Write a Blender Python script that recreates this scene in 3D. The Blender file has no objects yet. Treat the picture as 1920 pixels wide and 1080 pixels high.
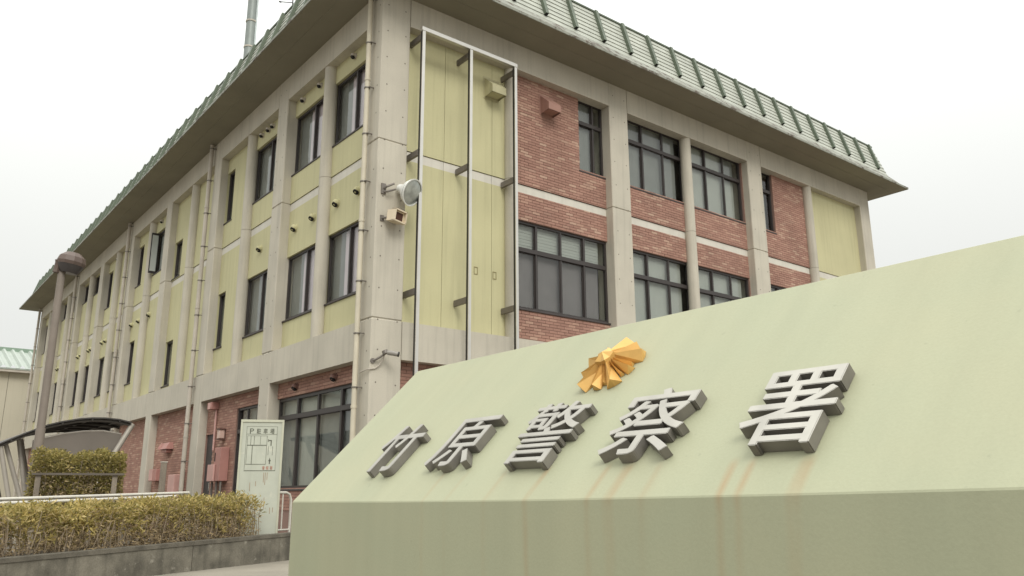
import bpy, bmesh, math, random
from mathutils import Vector, Matrix
random.seed(11)
SC = bpy.context.scene
COL = SC.collection
R = math.radians

# ------------------------------------------------------------------ camera
YAW, PIT, ROL = R(38.59), R(14.208), R(-.308)
CAM = Vector((-7.4239, -13.6078, 1.0))
_f = Vector((math.sin(YAW)*math.cos(PIT), math.cos(YAW)*math.cos(PIT), math.sin(PIT)))
_r = Vector((math.cos(YAW), -math.sin(YAW), 0)); _u = _r.cross(_f)
_r2 = math.cos(ROL)*_r + math.sin(ROL)*_u; _u2 = math.cos(ROL)*_u - math.sin(ROL)*_r
cd = bpy.data.cameras.new('camera'); cam = bpy.data.objects.new('camera', cd); COL.objects.link(cam)
cd.sensor_width = 36; cd.lens = 1532/1920*36; cd.clip_start = .05; cd.clip_end = 3000
cam.matrix_world = Matrix(((_r2.x, _u2.x, -_f.x, CAM.x), (_r2.y, _u2.y, -_f.y, CAM.y), (_r2.z, _u2.z, -_f.z, CAM.z), (0, 0, 0, 1)))
SC.camera = cam

# ------------------------------------------------------------------ sky, sun, exposure
SUN_DIR = Vector((-.24, -.72, .65)).normalized()          # towards the sun, behind cloud
w = bpy.data.worlds.new('World'); SC.world = w; w.use_nodes = True
nt = w.node_tree; nt.nodes.clear(); N = nt.nodes.new; LK = nt.links.new
tc = N('ShaderNodeTexCoord'); sx = N('ShaderNodeSeparateXYZ'); LK(tc.outputs['Generated'], sx.inputs[0])
zc = N('ShaderNodeMath'); zc.operation = 'MAXIMUM'; LK(sx.outputs['Z'], zc.inputs[0]); zc.inputs[1].default_value = 0.
zz = N('ShaderNodeMath'); zz.operation = 'POWER'; LK(zc.outputs[0], zz.inputs[0]); zz.inputs[1].default_value = 2.2
mr = N('ShaderNodeMapRange'); LK(zz.outputs[0], mr.inputs['Value'])
mr.inputs['From Min'].default_value = 0.; mr.inputs['From Max'].default_value = 1.
mr.inputs['To Min'].default_value = .77; mr.inputs['To Max'].default_value = 2.7   # overcast sky: brighter towards the zenith
ns = N('ShaderNodeTexNoise'); ns.inputs['Scale'].default_value = 1.6; ns.inputs['Detail'].default_value = 3
LK(tc.outputs['Generated'], ns.inputs['Vector'])
mn = N('ShaderNodeMapRange'); LK(ns.outputs['Fac'], mn.inputs['Value']); mn.inputs['To Min'].default_value = .94; mn.inputs['To Max'].default_value = 1.06
mm = N('ShaderNodeMath'); mm.operation = 'MULTIPLY'; LK(mr.outputs[0], mm.inputs[0]); LK(mn.outputs[0], mm.inputs[1])
bo = N('ShaderNodeBackground'); bo.inputs['Color'].default_value = (.985, 1., .965, 1); LK(mm.outputs[0], bo.inputs['Strength'])
sk = N('ShaderNodeTexSky'); sk.sky_type = 'NISHITA'; sk.sun_disc = False
sk.sun_elevation = math.asin(SUN_DIR.z); sk.sun_rotation = math.atan2(SUN_DIR.x, SUN_DIR.y)
sk.dust_density = 6; sk.air_density = 1.5
hs = N('ShaderNodeHueSaturation'); hs.inputs['Saturation'].default_value = .12; LK(sk.outputs[0], hs.inputs['Color'])
bn = N('ShaderNodeBackground'); bn.inputs['Strength'].default_value = .008; LK(hs.outputs[0], bn.inputs['Color'])
ad = N('ShaderNodeAddShader'); LK(bo.outputs[0], ad.inputs[0]); LK(bn.outputs[0], ad.inputs[1])
wo = N('ShaderNodeOutputWorld'); LK(ad.outputs[0], wo.inputs['Surface'])
sl = bpy.data.lights.new('sun', 'SUN'); sl.energy = 1.5; sl.angle = R(25); sl.color = (1, .965, .9)
so = bpy.data.objects.new('sun', sl); COL.objects.link(so)
so.rotation_euler = SUN_DIR.to_track_quat('Z', 'Y').to_euler()
SC.view_settings.view_transform = 'Standard'; SC.view_settings.look = 'None'
SC.view_settings.exposure = 0.; SC.view_settings.gamma = 1.; SC.view_settings.use_curve_mapping = False
try:
    SC.cycles.use_denoising = True; SC.cycles.denoising_prefilter = 'ACCURATE'; SC.cycles.max_bounces = 6; SC.cycles.transparent_max_bounces = 8
except Exception: pass

# ------------------------------------------------------------------ materials
MATS = {}
def mat(name, col, rough=.7, metal=0., var=.12, scale=3., streak=0., spots=None, bump=0., spec=.4, fine=0.):
    """procedural paint / stone / metal: large blotches, vertical streaks, fine grain"""
    if name in MATS: return MATS[name]
    m = bpy.data.materials.new(name); m.use_nodes = True; t = m.node_tree; n = t.nodes; l = t.links.new
    p = n['Principled BSDF']; p.inputs['Roughness'].default_value = rough; p.inputs['Metallic'].default_value = metal
    p.inputs['Specular IOR Level'].default_value = spec
    g = n.new('ShaderNodeNewGeometry')
    a = n.new('ShaderNodeTexNoise'); a.inputs['Scale'].default_value = scale; a.inputs['Detail'].default_value = 5
    l(g.outputs['Position'], a.inputs['Vector'])
    r = n.new('ShaderNodeMapRange'); r.inputs['From Min'].default_value = .3; r.inputs['From Max'].default_value = .7
    r.inputs['To Min'].default_value = 1-var; r.inputs['To Max'].default_value = 1+var*.6; l(a.outputs['Fac'], r.inputs['Value'])
    val = r.outputs[0]
    def mul(x, y):
        k = n.new('ShaderNodeMath'); k.operation = 'MULTIPLY'; l(x, k.inputs[0]); l(y, k.inputs[1]); return k.outputs[0]
    if fine:
        b = n.new('ShaderNodeTexNoise'); b.inputs['Scale'].default_value = 60; b.inputs['Detail'].default_value = 3; l(g.outputs['Position'], b.inputs['Vector'])
        q = n.new('ShaderNodeMapRange'); q.inputs['From Min'].default_value = .3; q.inputs['From Max'].default_value = .7
        q.inputs['To Min'].default_value = 1-fine; q.inputs['To Max'].default_value = 1+fine; l(b.outputs['Fac'], q.inputs['Value']); val = mul(val, q.outputs[0])
    if streak:
        mp = n.new('ShaderNodeMapping'); mp.inputs['Scale'].default_value = (5, 5, .28); l(g.outputs['Position'], mp.inputs['Vector'])
        b = n.new('ShaderNodeTexNoise'); b.inputs['Scale'].default_value = 1.7; b.inputs['Detail'].default_value = 4; l(mp.outputs[0], b.inputs['Vector'])
        q = n.new('ShaderNodeMapRange'); q.inputs['From Min'].default_value = .5; q.inputs['From Max'].default_value = .78
        q.inputs['To Min'].default_value = 1; q.inputs['To Max'].default_value = 1-streak; l(b.outputs['Fac'], q.inputs['Value']); val = mul(val, q.outputs[0])
    cm = n.new('ShaderNodeVectorMath'); cm.operation = 'SCALE'; cm.inputs[0].default_value = col[:3]; l(val, cm.inputs['Scale'])
    out = cm.outputs[0]
    if spots:                                                    # (colour, scale, threshold) worn patches
        b = n.new('ShaderNodeTexNoise'); b.inputs['Scale'].default_value = spots[1]; b.inputs['Detail'].default_value = 6; b.inputs['Roughness'].default_value = .65
        l(g.outputs['Position'], b.inputs['Vector'])
        q = n.new('ShaderNodeMapRange'); q.inputs['From Min'].default_value = spots[2]; q.inputs['From Max'].default_value = spots[2]+.09; l(b.outputs['Fac'], q.inputs['Value'])
        mx = n.new('ShaderNodeMix'); mx.data_type = 'RGBA'; l(q.outputs[0], mx.inputs['Factor']); l(out, mx.inputs['A']); mx.inputs['B'].default_value = (*spots[0], 1); out = mx.outputs['Result']
    l(out, p.inputs['Base Color'])
    if bump:
        b = n.new('ShaderNodeTexNoise'); b.inputs['Scale'].default_value = 35; b.inputs['Detail'].default_value = 4; l(g.outputs['Position'], b.inputs['Vector'])
        k = n.new('ShaderNodeBump'); k.inputs['Strength'].default_value = bump; k.inputs['Distance'].default_value = .01; l(b.outputs['Fac'], k.inputs['Height']); l(k.outputs[0], p.inputs['Normal'])
    MATS[name] = m; return m

def random_mat(name, stops, rough=.8, trans=0.):
    """colour picked per piece (island + object)"""
    m = bpy.data.materials.new(name); m.use_nodes = True; t = m.node_tree; n = t.nodes; l = t.links.new
    p = n['Principled BSDF']; p.inputs['Roughness'].default_value = rough; p.inputs['Specular IOR Level'].default_value = .25
    g = n.new('ShaderNodeNewGeometry'); o = n.new('ShaderNodeObjectInfo')
    k = n.new('ShaderNodeMath'); k.operation = 'ADD'; l(g.outputs['Random Per Island'], k.inputs[0]); l(o.outputs['Random'], k.inputs[1])
    f = n.new('ShaderNodeMath'); f.operation = 'FRACT'; l(k.outputs[0], f.inputs[0])
    c = n.new('ShaderNodeValToRGB'); c.color_ramp.elements.remove(c.color_ramp.elements[1])
    for i, (pos, col) in enumerate(stops):
        e = c.color_ramp.elements[0] if i == 0 else c.color_ramp.elements.new(pos)
        e.position = pos; e.color = (*col, 1)
    l(f.outputs[0], c.inputs[0])
    a = n.new('ShaderNodeTexNoise'); a.inputs['Scale'].default_value = .9; a.inputs['Detail'].default_value = 4; l(g.outputs['Position'], a.inputs['Vector'])
    r = n.new('ShaderNodeMapRange'); r.inputs['From Min'].default_value = .3; r.inputs['From Max'].default_value = .7; r.inputs['To Min'].default_value = .86; r.inputs['To Max'].default_value = 1.1; l(a.outputs['Fac'], r.inputs['Value'])
    s = n.new('ShaderNodeVectorMath'); s.operation = 'SCALE'; l(c.outputs[0], s.inputs[0]); l(r.outputs[0], s.inputs['Scale'])
    l(s.outputs[0], p.inputs['Base Color'])
    if trans:
        tr = n.new('ShaderNodeBsdfTranslucent'); l(s.outputs[0], tr.inputs['Color']); mx = n.new('ShaderNodeMixShader'); mx.inputs[0].default_value = trans
        l(p.outputs[0], mx.inputs[1]); l(tr.outputs[0], mx.inputs[2]); l(mx.outputs[0], n['Material Output'].inputs['Surface'])
    MATS[name] = m; return m

def glass_mat(name, tint=(.93, .95, .94), wav=.012):
    m = bpy.data.materials.new(name); m.use_nodes = True; t = m.node_tree; n = t.nodes; l = t.links.new; n.remove(n['Principled BSDF'])
    tr = n.new('ShaderNodeBsdfTransparent'); tr.inputs[0].default_value = (*tint, 1)
    gl = n.new('ShaderNodeBsdfGlossy'); gl.inputs['Roughness'].default_value = .03; gl.inputs['Color'].default_value = (.95, .95, .95, 1)
    g = n.new('ShaderNodeNewGeometry'); a = n.new('ShaderNodeTexNoise'); a.inputs['Scale'].default_value = 1.3; l(g.outputs['Position'], a.inputs['Vector'])
    b = n.new('ShaderNodeBump'); b.inputs['Strength'].default_value = .25; b.inputs['Distance'].default_value = wav; l(a.outputs['Fac'], b.inputs['Height']); l(b.outputs[0], gl.inputs['Normal'])
    fr = n.new('ShaderNodeFresnel'); fr.inputs['IOR'].default_value = 1.6
    bf = n.new('ShaderNodeMath'); bf.operation = 'SUBTRACT'; bf.inputs[0].default_value = 1.; l(g.outputs['Backfacing'], bf.inputs[1])
    ff = n.new('ShaderNodeMath'); ff.operation = 'MULTIPLY'; l(fr.outputs[0], ff.inputs[0]); l(bf.outputs[0], ff.inputs[1])
    mx = n.new('ShaderNodeMixShader'); l(ff.outputs[0], mx.inputs[0]); l(tr.outputs[0], mx.inputs[1]); l(gl.outputs[0], mx.inputs[2]); l(mx.outputs[0], n['Material Output'].inputs['Surface'])
    MATS[name] = m; return m

CONC = mat('concrete', (.505, .468, .388), .85, var=.10, scale=1.1, streak=.17, fine=.05, bump=.06)
CONC_DK = mat('joint_shadow', (.05, .045, .04), .9)
YEL = mat('yellow_panel', (.52, .49, .29), .75, var=.07, scale=.8, streak=.13, fine=.025)
BAND = mat('white_band', (.60, .57, .50), .8, var=.06, streak=.08)
MORT = mat('mortar', (.265, .17, .138), .95, var=.1)
BRICK = random_mat('brick', [(0, (.315, .178, .138)), (.35, (.345, .195, .15)), (.65, (.37, .213, .165)), (.86, (.41, .25, .19)), (.95, (.47, .315, .24)), (1, (.30, .165, .13))], .85)
FRAME = mat('bronze_frame', (.045, .038, .036), .45, var=.08)
SILL = mat('bronze_sill', (.06, .05, .047), .5, var=.12)
GLASS = glass_mat('window_glass')
BLIND = mat('blind_grey', (.37, .37, .34), .8, var=.05)
BLIND_P = mat('curtain_rose', (.66, .54, .58), .85, var=.06, streak=.12)
BLIND_G = mat('screen_green_grey', (.215, .215, .205), .8, var=.08)
BLIND_D = mat('screen_dark', (.17, .15, .15), .8, var=.1)
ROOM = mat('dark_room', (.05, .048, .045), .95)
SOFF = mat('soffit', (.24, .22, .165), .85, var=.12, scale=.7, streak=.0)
ROOFG = mat('green_roof', (.42, .435, .375), .5, var=.13, scale=2.2, spots=((.30, .27, .2), 7., .66))
ROOFR = mat('green_rib', (.115, .14, .10), .5, var=.15)
APRON = mat('eave_flashing', (.27, .275, .232), .6, var=.2, scale=4., spots=((.10, .08, .06), 3.2, .50))
STEEL = mat('stainless', (.62, .6, .56), .38, .75, var=.06)
STEELD = mat('steel_bracket', (.19, .17, .15), .5, .4, var=.1)
CREAM = mat('cream_pipe', (.56, .51, .40), .6, var=.08, streak=.1)
GREYP = mat('grey_pipe', (.47, .425, .36), .6, var=.1, streak=.1)
DARK = mat('dark_opening', (.012, .011, .01), .9)
REDB = mat('red_box_paint', (.40, .20, .17), .55, var=.1, streak=.1)
PINKB = mat('faded_red_paint', (.56, .34, .30), .6, var=.1)
WHITEP = mat('white_paint', (.72, .72, .68), .45, var=.06, spots=((.3, .25, .2), 9., .7))
BEIGEB = mat('beige_plastic', (.66, .56, .41), .5, var=.06)
BLACKM = mat('black_metal', (.03, .028, .026), .5)
GOLD = mat('gold_paint', (.66, .40, .125), .42, .25, var=.1, scale=14)
LETTER_S = mat('letter_return_shade', (.215, .20, .178), .5, .35, var=.15, scale=9, streak=.2)  # letter sides darker than their faces: shade put into the colour
LETTER = mat('letter_steel', (.455, .435, .39), .42, .8, var=.08, scale=8, streak=.12)
WALLC = mat('old_concrete', (.165, .15, .118), .95, var=.4, scale=4., streak=.4, fine=.15, bump=.3, spots=((.27, .25, .205), 6., .60))
GROUND = mat('paving', (.185, .165, .135), .9, var=.12, scale=.7, fine=.08, bump=.1)
SOIL = mat('soil', (.075, .06, .04), 1., var=.3, scale=12., bump=.5)
WOODG = mat('weathered_wood', (.25, .21, .165), .9, var=.2, streak=.3, fine=.1)
POLE = mat('brown_pole', (.215, .18, .15), .6, var=.12, streak=.15)
LAMPB = mat('brown_lamp_head', (.12, .085, .07), .5, var=.12)
LAMPD = mat('smoked_diffuser', (.07, .062, .062), .3, var=.1)
SHEET = mat('shelter_sheet', (.075, .068, .062), .45, var=.15, scale=2.)
SCREEN = mat('shelter_screen', (.19, .165, .14), .5, var=.12, scale=2.)
TUBE = mat('shelter_tube', (.42, .385, .335), .5, .2, var=.1)
NROOF = mat('pale_green_roof', (.35, .39, .345), .5, var=.08, scale=.6)
NWALL = mat('siding', (.50, .46, .36), .8, var=.05, scale=.3, streak=.06)
BOARD = mat('board_paint', (.475, .49, .41), .6, var=.07, scale=4., streak=.14, spots=((.62, .6, .5), 2.2, .63))
BOARDF = mat('board_frame', (.50, .50, .39), .6, var=.1, streak=.16)
PRINT = mat('faded_print', (.15, .155, .12), .8, var=.35, scale=30)
PRINTR = mat('faded_red_print', (.47, .28, .215), .8, var=.3, scale=30)
RUST = mat('rust_run', (.33, .22, .14), .9, var=.3, scale=20)
MAST = mat('mast_grey', (.24, .265, .25), .5, .3, var=.1, scale=3.)
LEAF = random_mat('hedge_leaf', [(0, (.20, .18, .06)), (.28, (.32, .27, .09)), (.52, (.46, .37, .13)), (.76, (.58, .46, .18)), (.92, (.68, .57, .30)), (1, (.25, .22, .075))], .7, .4)
LEAFD = random_mat('hedge_dry_leaf', [(0, (.22, .17, .11)), (.4, (.34, .26, .16)), (.75, (.44, .34, .20)), (1, (.56, .43, .24))], .85, .3)
LEAFG = random_mat('trellis_leaf', [(0, (.17, .15, .05)), (.4, (.27, .235, .075)), (.75, (.40, .33, .11)), (1, (.54, .43, .18))], .75, .35)
TWIG = mat('twig', (.30, .24, .17), .9, var=.25, scale=15)
LENS = mat('lamp_lens', (.55, .58, .54), .25, .6, var=.4, scale=6.)

# ------------------------------------------------------------------ mesh helpers
class MB:
    def __init__(s): s.v = []; s.f = []; s.sm = set()
    def quad(s, *pts):
        i = len(s.v); s.v += [tuple(p) for p in pts]; s.f.append(tuple(range(i, i+len(pts))))
    def box(s, x0, x1, y0, y1, z0, z1, b=0.):
        if x1 < x0: x0, x1 = x1, x0
        if y1 < y0: y0, y1 = y1, y0
        if z1 < z0: z0, z1 = z1, z0
        if b:
            bm = bmesh.new(); bmesh.ops.create_cube(bm, size=1)
            for q in bm.verts: q.co = Vector(((x0+x1)/2+q.co.x*(x1-x0), (y0+y1)/2+q.co.y*(y1-y0), (z0+z1)/2+q.co.z*(z1-z0)))
            bmesh.ops.bevel(bm, geom=bm.edges[:], offset=b, segments=1, affect='EDGES')
            i = len(s.v); bm.verts.index_update(); s.v += [tuple(q.co) for q in bm.verts]
            s.f += [tuple(i+q.index for q in f.verts) for f in bm.faces]; bm.free(); return
        i = len(s.v)
        s.v += [(x0, y0, z0), (x1, y0, z0), (x1, y1, z0), (x0, y1, z0), (x0, y0, z1), (x1, y0, z1), (x1, y1, z1), (x0, y1, z1)]
        s.f += [tuple(i+k for k in q) for q in ((3, 2, 1, 0), (4, 5, 6, 7), (0, 1, 5, 4), (1, 2, 6, 5), (2, 3, 7, 6), (3, 0, 4, 7))]
    def obox(s, c, ax, ay, az, hx, hy, hz):
        """oriented box: centre, three unit axes, half sizes"""
        c = Vector(c); i = len(s.v)
        for dz in (-1, 1):
            for dx, dy in ((-1, -1), (1, -1), (1, 1), (-1, 1)):
                s.v.append(tuple(c + ax*hx*dx + ay*hy*dy + az*hz*dz))
        s.f += [tuple(i+k for k in q) for q in ((3, 2, 1, 0), (4, 5, 6, 7), (0, 1, 5, 4), (1, 2, 6, 5), (2, 3, 7, 6), (3, 0, 4, 7))]
    def tube(s, pts, r, n=10, cap=True):
        pts = [Vector(p) for p in pts]; rr = r if isinstance(r, (list, tuple)) else [r]*len(pts)
        i0 = len(s.v); prev = None
        for k, p in enumerate(pts):
            d = (pts[min(k+1, len(pts)-1)] - pts[max(k-1, 0)]).normalized()
            a = prev - d*prev.dot(d) if prev is not None else d.cross(Vector((0, 0, 1)) if abs(d.z) < .9 else Vector((1, 0, 0)))
            a.normalize(); prev = a; b = d.cross(a)
            for j in range(n):
                t = 2*math.pi*j/n; s.v.append(tuple(p + (a*math.cos(t) + b*math.sin(t))*rr[k]))
        for k in range(len(pts)-1):
            for j in range(n):
                q = i0+k*n; s.sm.add(len(s.f)); s.f.append((q+j, q+(j+1) % n, q+n+(j+1) % n, q+n+j))
        if cap: s.f.append(tuple(i0+j for j in reversed(range(n)))); s.f.append(tuple(i0+(len(pts)-1)*n+j for j in range(n)))
    def lathe(s, o, d, prof, n=24):
        """prof: (distance along d, radius)"""
        o = Vector(o); d = Vector(d).normalized(); a = d.cross(Vector((0, 0, 1)) if abs(d.z) < .9 else Vector((1, 0, 0))).normalized(); b = d.cross(a); i0 = len(s.v)
        for h, r in prof:
            for j in range(n):
                t = 2*math.pi*j/n; s.v.append(tuple(o + d*h + (a*math.cos(t)+b*math.sin(t))*max(r, 1e-4)))
        for k in range(len(prof)-1):
            for j in range(n):
                q = i0+k*n; s.sm.add(len(s.f)); s.f.append((q+j, q+(j+1) % n, q+n+(j+1) % n, q+n+j))
    def mesh(s, name, m):
        me = bpy.data.meshes.new(name); me.from_pydata(s.v, [], s.f); me.materials.append(m)
        for i in s.sm: me.polygons[i].use_smooth = True
        me.validate()
        if s.sm: me.set_sharp_from_angle(angle=R(38))
        return me
    def build(s, name, m, parent=None, recalc=True):
        me = s.mesh(name, m)
        if recalc:
            bm = bmesh.new(); bm.from_mesh(me); bmesh.ops.recalc_face_normals(bm, faces=bm.faces[:]); bm.to_mesh(me); bm.free()
        return link(name, me, parent)
def link(name, me, parent=None):
    o = bpy.data.objects.new(name, me); COL.objects.link(o)
    if parent is not None: o.parent = parent
    return o
def thing(name, label, cat, loc=(0, 0, 0), group=None):
    o = bpy.data.objects.new(name, None); COL.objects.link(o); o.location = loc; o.empty_display_size = .2
    o['label'] = label; o['category'] = cat
    if group: o['group'] = group
    bpy.context.view_layer.update() if False else None
    return o
def tag(o, label, cat, group=None):
    o['label'] = label; o['category'] = cat
    if group: o['group'] = group
    return o
def local(o, parent):
    """keep world-space mesh while parented to an empty that is not at the origin"""
    o.parent = parent; o.matrix_parent_inverse = Matrix.Translation(parent.location).inverted(); return o
def part(mb, name, m, parent):
    return local(mb.build(name, m), parent)

# facade frames: R = right front (u along +X, depth along +Y), L = left front (u along +Y, depth along +X)
def fb(mb, F, u0, u1, d0, d1, z0, z1, b=0.):
    if F == 'R': mb.box(u0, u1, d0, d1, z0, z1, b)
    else: mb.box(d0, d1, u0, u1, z0, z1, b)
def fp(F, u, d, z): return Vector((u, d, z)) if F == 'R' else Vector((d, u, z))
def cells(u0, u1, z0, z1, holes):
    us = sorted({u0, u1, *[min(max(h[k], u0), u1) for h in holes for k in (0, 1)]})
    zs = sorted({z0, z1, *[min(max(h[k], z0), z1) for h in holes for k in (2, 3)]})
    for a, b in zip(us, us[1:]):
        run = None
        for c, d in zip(zs, zs[1:]):
            cu, cz = (a+b)/2, (c+d)/2
            inside = any(h[0] < cu < h[1] and h[2] < cz < h[3] for h in holes)
            if inside:
                if run: yield a, b, run[0], run[1]
                run = None
            else: run = (run[0], d) if run else (c, d)
        if run: yield a, b, run[0], run[1]
def slab(mb, F, u0, u1, z0, z1, holes, d0, d1):
    for a, b, c, d in cells(u0, u1, z0, z1, holes):
        if b-a > 1e-4 and d-c > 1e-4: fb(mb, F, a, b, d0, d1, c, d)

# ------------------------------------------------------------------ ground
g = MB(); g.quad((-400, -400, 0), (400, -400, 0), (400, 400, 0), (-400, 400, 0))
o = g.build('ground', GROUND, recalc=False); o['kind'] = 'structure'

# ================================================================== the building
BLD = thing('office_building', 'three-storey concrete building with yellow panels, red brick and green mansard roof', 'building')
XE, YE = 19.75, 38.9                       # far corners
RC = [(0, .68), (6.70, 7.38), (12.6, 13.3), (19.13, 19.75)]
LC = [(0, .69)] + [(4.8+4.79*k, 5.4+4.79*k) for k in range(7)]      # last one ends at the far corner
LC[-1] = (33.54, 34.14); LC.append((38.3, YE))
Z1B, Z1T, ZJ, ZTB, ZT = 3.55, 4.31, 8.02, 10.8, 11.48
DC = .62
SEG = [(0.02, Z1T-.006), (Z1T+.006, ZJ-.006), (ZJ+.006, ZT-.004)]
def column(x0, x1, y0, y1):
    m = MB()
    for a, b in SEG: m.box(x0, x1, y0, y1, a, b, .018)
    m.box(x0+.02, x1-.02, y0+.02, y1-.02, .02, ZT-.02)
    o = m.build('column', CONC, BLD)
    return o
column(0, .68, 0, .69)
for a, b in RC[1:]: column(a, b, 0, DC)
for a, b in LC[1:]: column(0, DC, a, b)
for F, cols in (('R', RC), ('L', LC)):
    for (a0, a1), (b0, b1) in zip(cols, cols[1:]):
        m = MB(); fb(m, F, a1+.003, b0-.003, .002, .55, Z1B, Z1T-.004); m.build('floor_beam', CONC, BLD)
        m = MB(); fb(m, F, a1+.003, b0-.003, .002, .55, ZTB, ZT-.004); m.build('roof_beam', CONC, BLD)
# tie holes of the formwork on the nearest columns
m = MB()
for F, (u0, u1) in (('R', RC[0]), ('R', RC[1]), ('R', RC[2]), ('L', LC[0]), ('L', LC[1])):
    for z in [1.2+.62*k for k in range(17)]:
        for u in (u0+.14, u1-.12):
            c = fp(F, u+random.uniform(-.01, .01), -.0015, z+random.uniform(-.02, .02)); d = fp(F, 0, -1, 0)
            m.lathe(c, d, [(0, .016), (.001, .016), (.001, 0)], 8)
o = m.build('tie_holes', mat('tie_hole', (.16, .14, .115), .95), BLD); o['kind'] = 'stuff'
# interior: dark rooms and the core that closes the building
m = MB(); m.box(1.3, XE-.3, 1.3, YE-.3, .05, 11.4); m.build('room_core', ROOM, BLD)
m = MB(); m.box(XE-.25, XE-.05, .65, YE-.1, .02, ZT-.01); m.box(.7, XE-.3, YE-.25, YE-.02, .02, ZT-.01); m.build('rear_wall', CONC, BLD)
for z in (.9, 4.3, 8.0):
    m = MB(); m.box(.56, 1.29, .56, YE-.3, z-.1, z); m.box(1.3, XE-.3, .56, 1.29, z-.1, z); m.build('floor_slab', ROOM, BLD)
# round half columns in the middle of the bays
def round_col(F, u, z0=Z1T, z1=ZTB, r=.155):
    m = MB()
    for a, b in ((z0, ZJ-.005), (ZJ+.005, z1)): m.tube([fp(F, u, .17, a), fp(F, u, .17, b)], r, 20)
    m.tube([fp(F, u, .17, z0), fp(F, u, .17, z1)], r-.012, 12)
    m.build('round_column', CONC, BLD)
for u in (3.56, 9.90, 16.02): round_col('R', u)
LM = [2.70] + [(a[1]+b[0])/2 for a, b in zip(LC[1:], LC[2:])]
for u in LM: round_col('L', u)

# ---- windows
def window(F, u0, u1, z0, z1, mulls, transom, kinds, d=.29, sill=True, fw=.055, mw=.05, topkind=None, label=None):
    """frame with mullions; one pane per light; what is drawn behind the glass"""
    W = thing('window', '', ''); del W['label']; del W['category']
    W.parent = BLD
    if label: W['label'] = label
    e = .003
    m = MB()
    fb(m, F, u0+e, u1-e, d, d+.08, z0+e, z0+fw); fb(m, F, u0+e, u1-e, d, d+.08, z1-fw, z1-e)
    fb(m, F, u0+e, u0+fw, d, d+.08, z0+fw, z1-fw); fb(m, F, u1-fw, u1-e, d, d+.08, z0+fw, z1-fw)
    for q in mulls: fb(m, F, q-mw/2, q+mw/2, d+.004, d+.076, z0+fw, z1-fw)
    if transom: fb(m, F, u0+fw, u1-fw, d-.012, d+.07, transom-.05, transom+.05)
    m.build('frame', FRAME, W)
    us = [u0] + list(mulls) + [u1]
    for i, (a, b) in enumerate(zip(us, us[1:])):
        for lo, hi, top in (((z0, transom, 0), (transom, z1, 1)) if transom else ((z0, z1, 0),)):
            a2, b2, l2, h2 = a+.024, b-.024, lo+.04, hi-.04
            # sash
            if True:
                m = MB(); off = .022 if i % 2 else .045; t = .028
                fb(m, F, a2, b2, d+off, d+off+.02, l2, l2+t); fb(m, F, a2, b2, d+off, d+off+.02, h2-t, h2)
                fb(m, F, a2, a2+t, d+off, d+off+.02, l2+t, h2-t); fb(m, F, b2-t, b2, d+off, d+off+.02, l2+t, h2-t); m.build('sash', FRAME, W)
            m = MB(); fb(m, F, a2+.01, b2-.01, d+off+.006, d+off+.012, l2+.01, h2-.01); m.build('pane', GLASS, W)
            k = (topkind if top and topkind else kinds)[i]
            if k:
                m = MB(); dd = d+.11+random.uniform(0, .03)
                if k is BLIND and top and z1 < 8 and F == 'R' and len(mulls) == 3:                          # open slatted blind
                    nz = max(3, int((hi-lo)/.075))
                    for q in range(nz):
                        zz = lo+(q+.5)*(hi-lo)/nz
                        e2 = b-.16 if (F == 'R' and b == u1) else b+.02; fb(m, F, a-.02, e2, dd+(q % 2)*.003, dd+.012, zz-.0355, zz+.0355)
                else:
                    nf = max(4, int((b-a)/.11))                 # gentle folds
                    e2 = (.36 if k is BLIND_P else .03) if not (F == 'R' and b == u1) else -.2; dd -= .02 if k is BLIND_P else 0; uu = [a-.03+(b-a+.03+e2)*q/nf for q in range(nf+1)]
                    for q in range(nf):
                        fo_ = .016 if k is BLIND_P else .004; da = fo_*(q % 2); db = fo_*((q+1) % 2)
                        m.quad(fp(F, uu[q], dd+da, lo-.02), fp(F, uu[q+1], dd+db, lo-.02), fp(F, uu[q+1], dd+db, hi+.02), fp(F, uu[q], dd+da, hi+.02))
                m.build('blind', k, W, recalc=False)
    if sill:
        m = MB(); fb(m, F, u0-.02, u1+.02, .205, d+.06, z0-.045, z0-.002, .008); m.build('sill', SILL, W)
    return W

G, P, S, D = BLIND, BLIND_P, BLIND_G, BLIND_D
RW = []; LW = []                            # openings: (u0,u1,z0,z1)
def rw(u0, u1, z0, z1, *a, **k): RW.append((u0, u1, z0, z1)); window('R', u0, u1, z0, z1, *a, **k)
def lw(u0, u1, z0, z1, *a, **k): LW.append((u0, u1, z0, z1)); window('L', u0, u1, z0, z1, *a, **k)
ZA0, ZA1, ZB0, ZB1 = 8.86, 10.86, 5.06, 7.15
ZTOP = 10.84
rw(5.80, 6.70, ZA0, ZTOP, [6.36], 10.2, [S, D])
for a in (7.38, 10.08): rw(a, a+2.5, ZA0, ZTOP, [a+.84, a+1.68], 10.2, [S, S, S] if a < 9 else [G, G, G], topkind=[S, S, S] if a < 9 else [G, G, S])
rw(13.30, 14.15, ZA0, ZTOP, [], 10.2, [S])
rw(3.64, 6.70, ZB0, ZB1, [4.40, 5.17, 5.93], 6.46, [D, D, D, D], topkind=[G, G, G, G])
for a in (7.38, 10.08): rw(a, a+2.5, ZB0, ZB1, [a+.84, a+1.68], 6.46, [G, G, G])
rw(13.30, 15.6, ZB0, ZB1, [14.1, 14.85], 6.46, [S, S, S])
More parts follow.
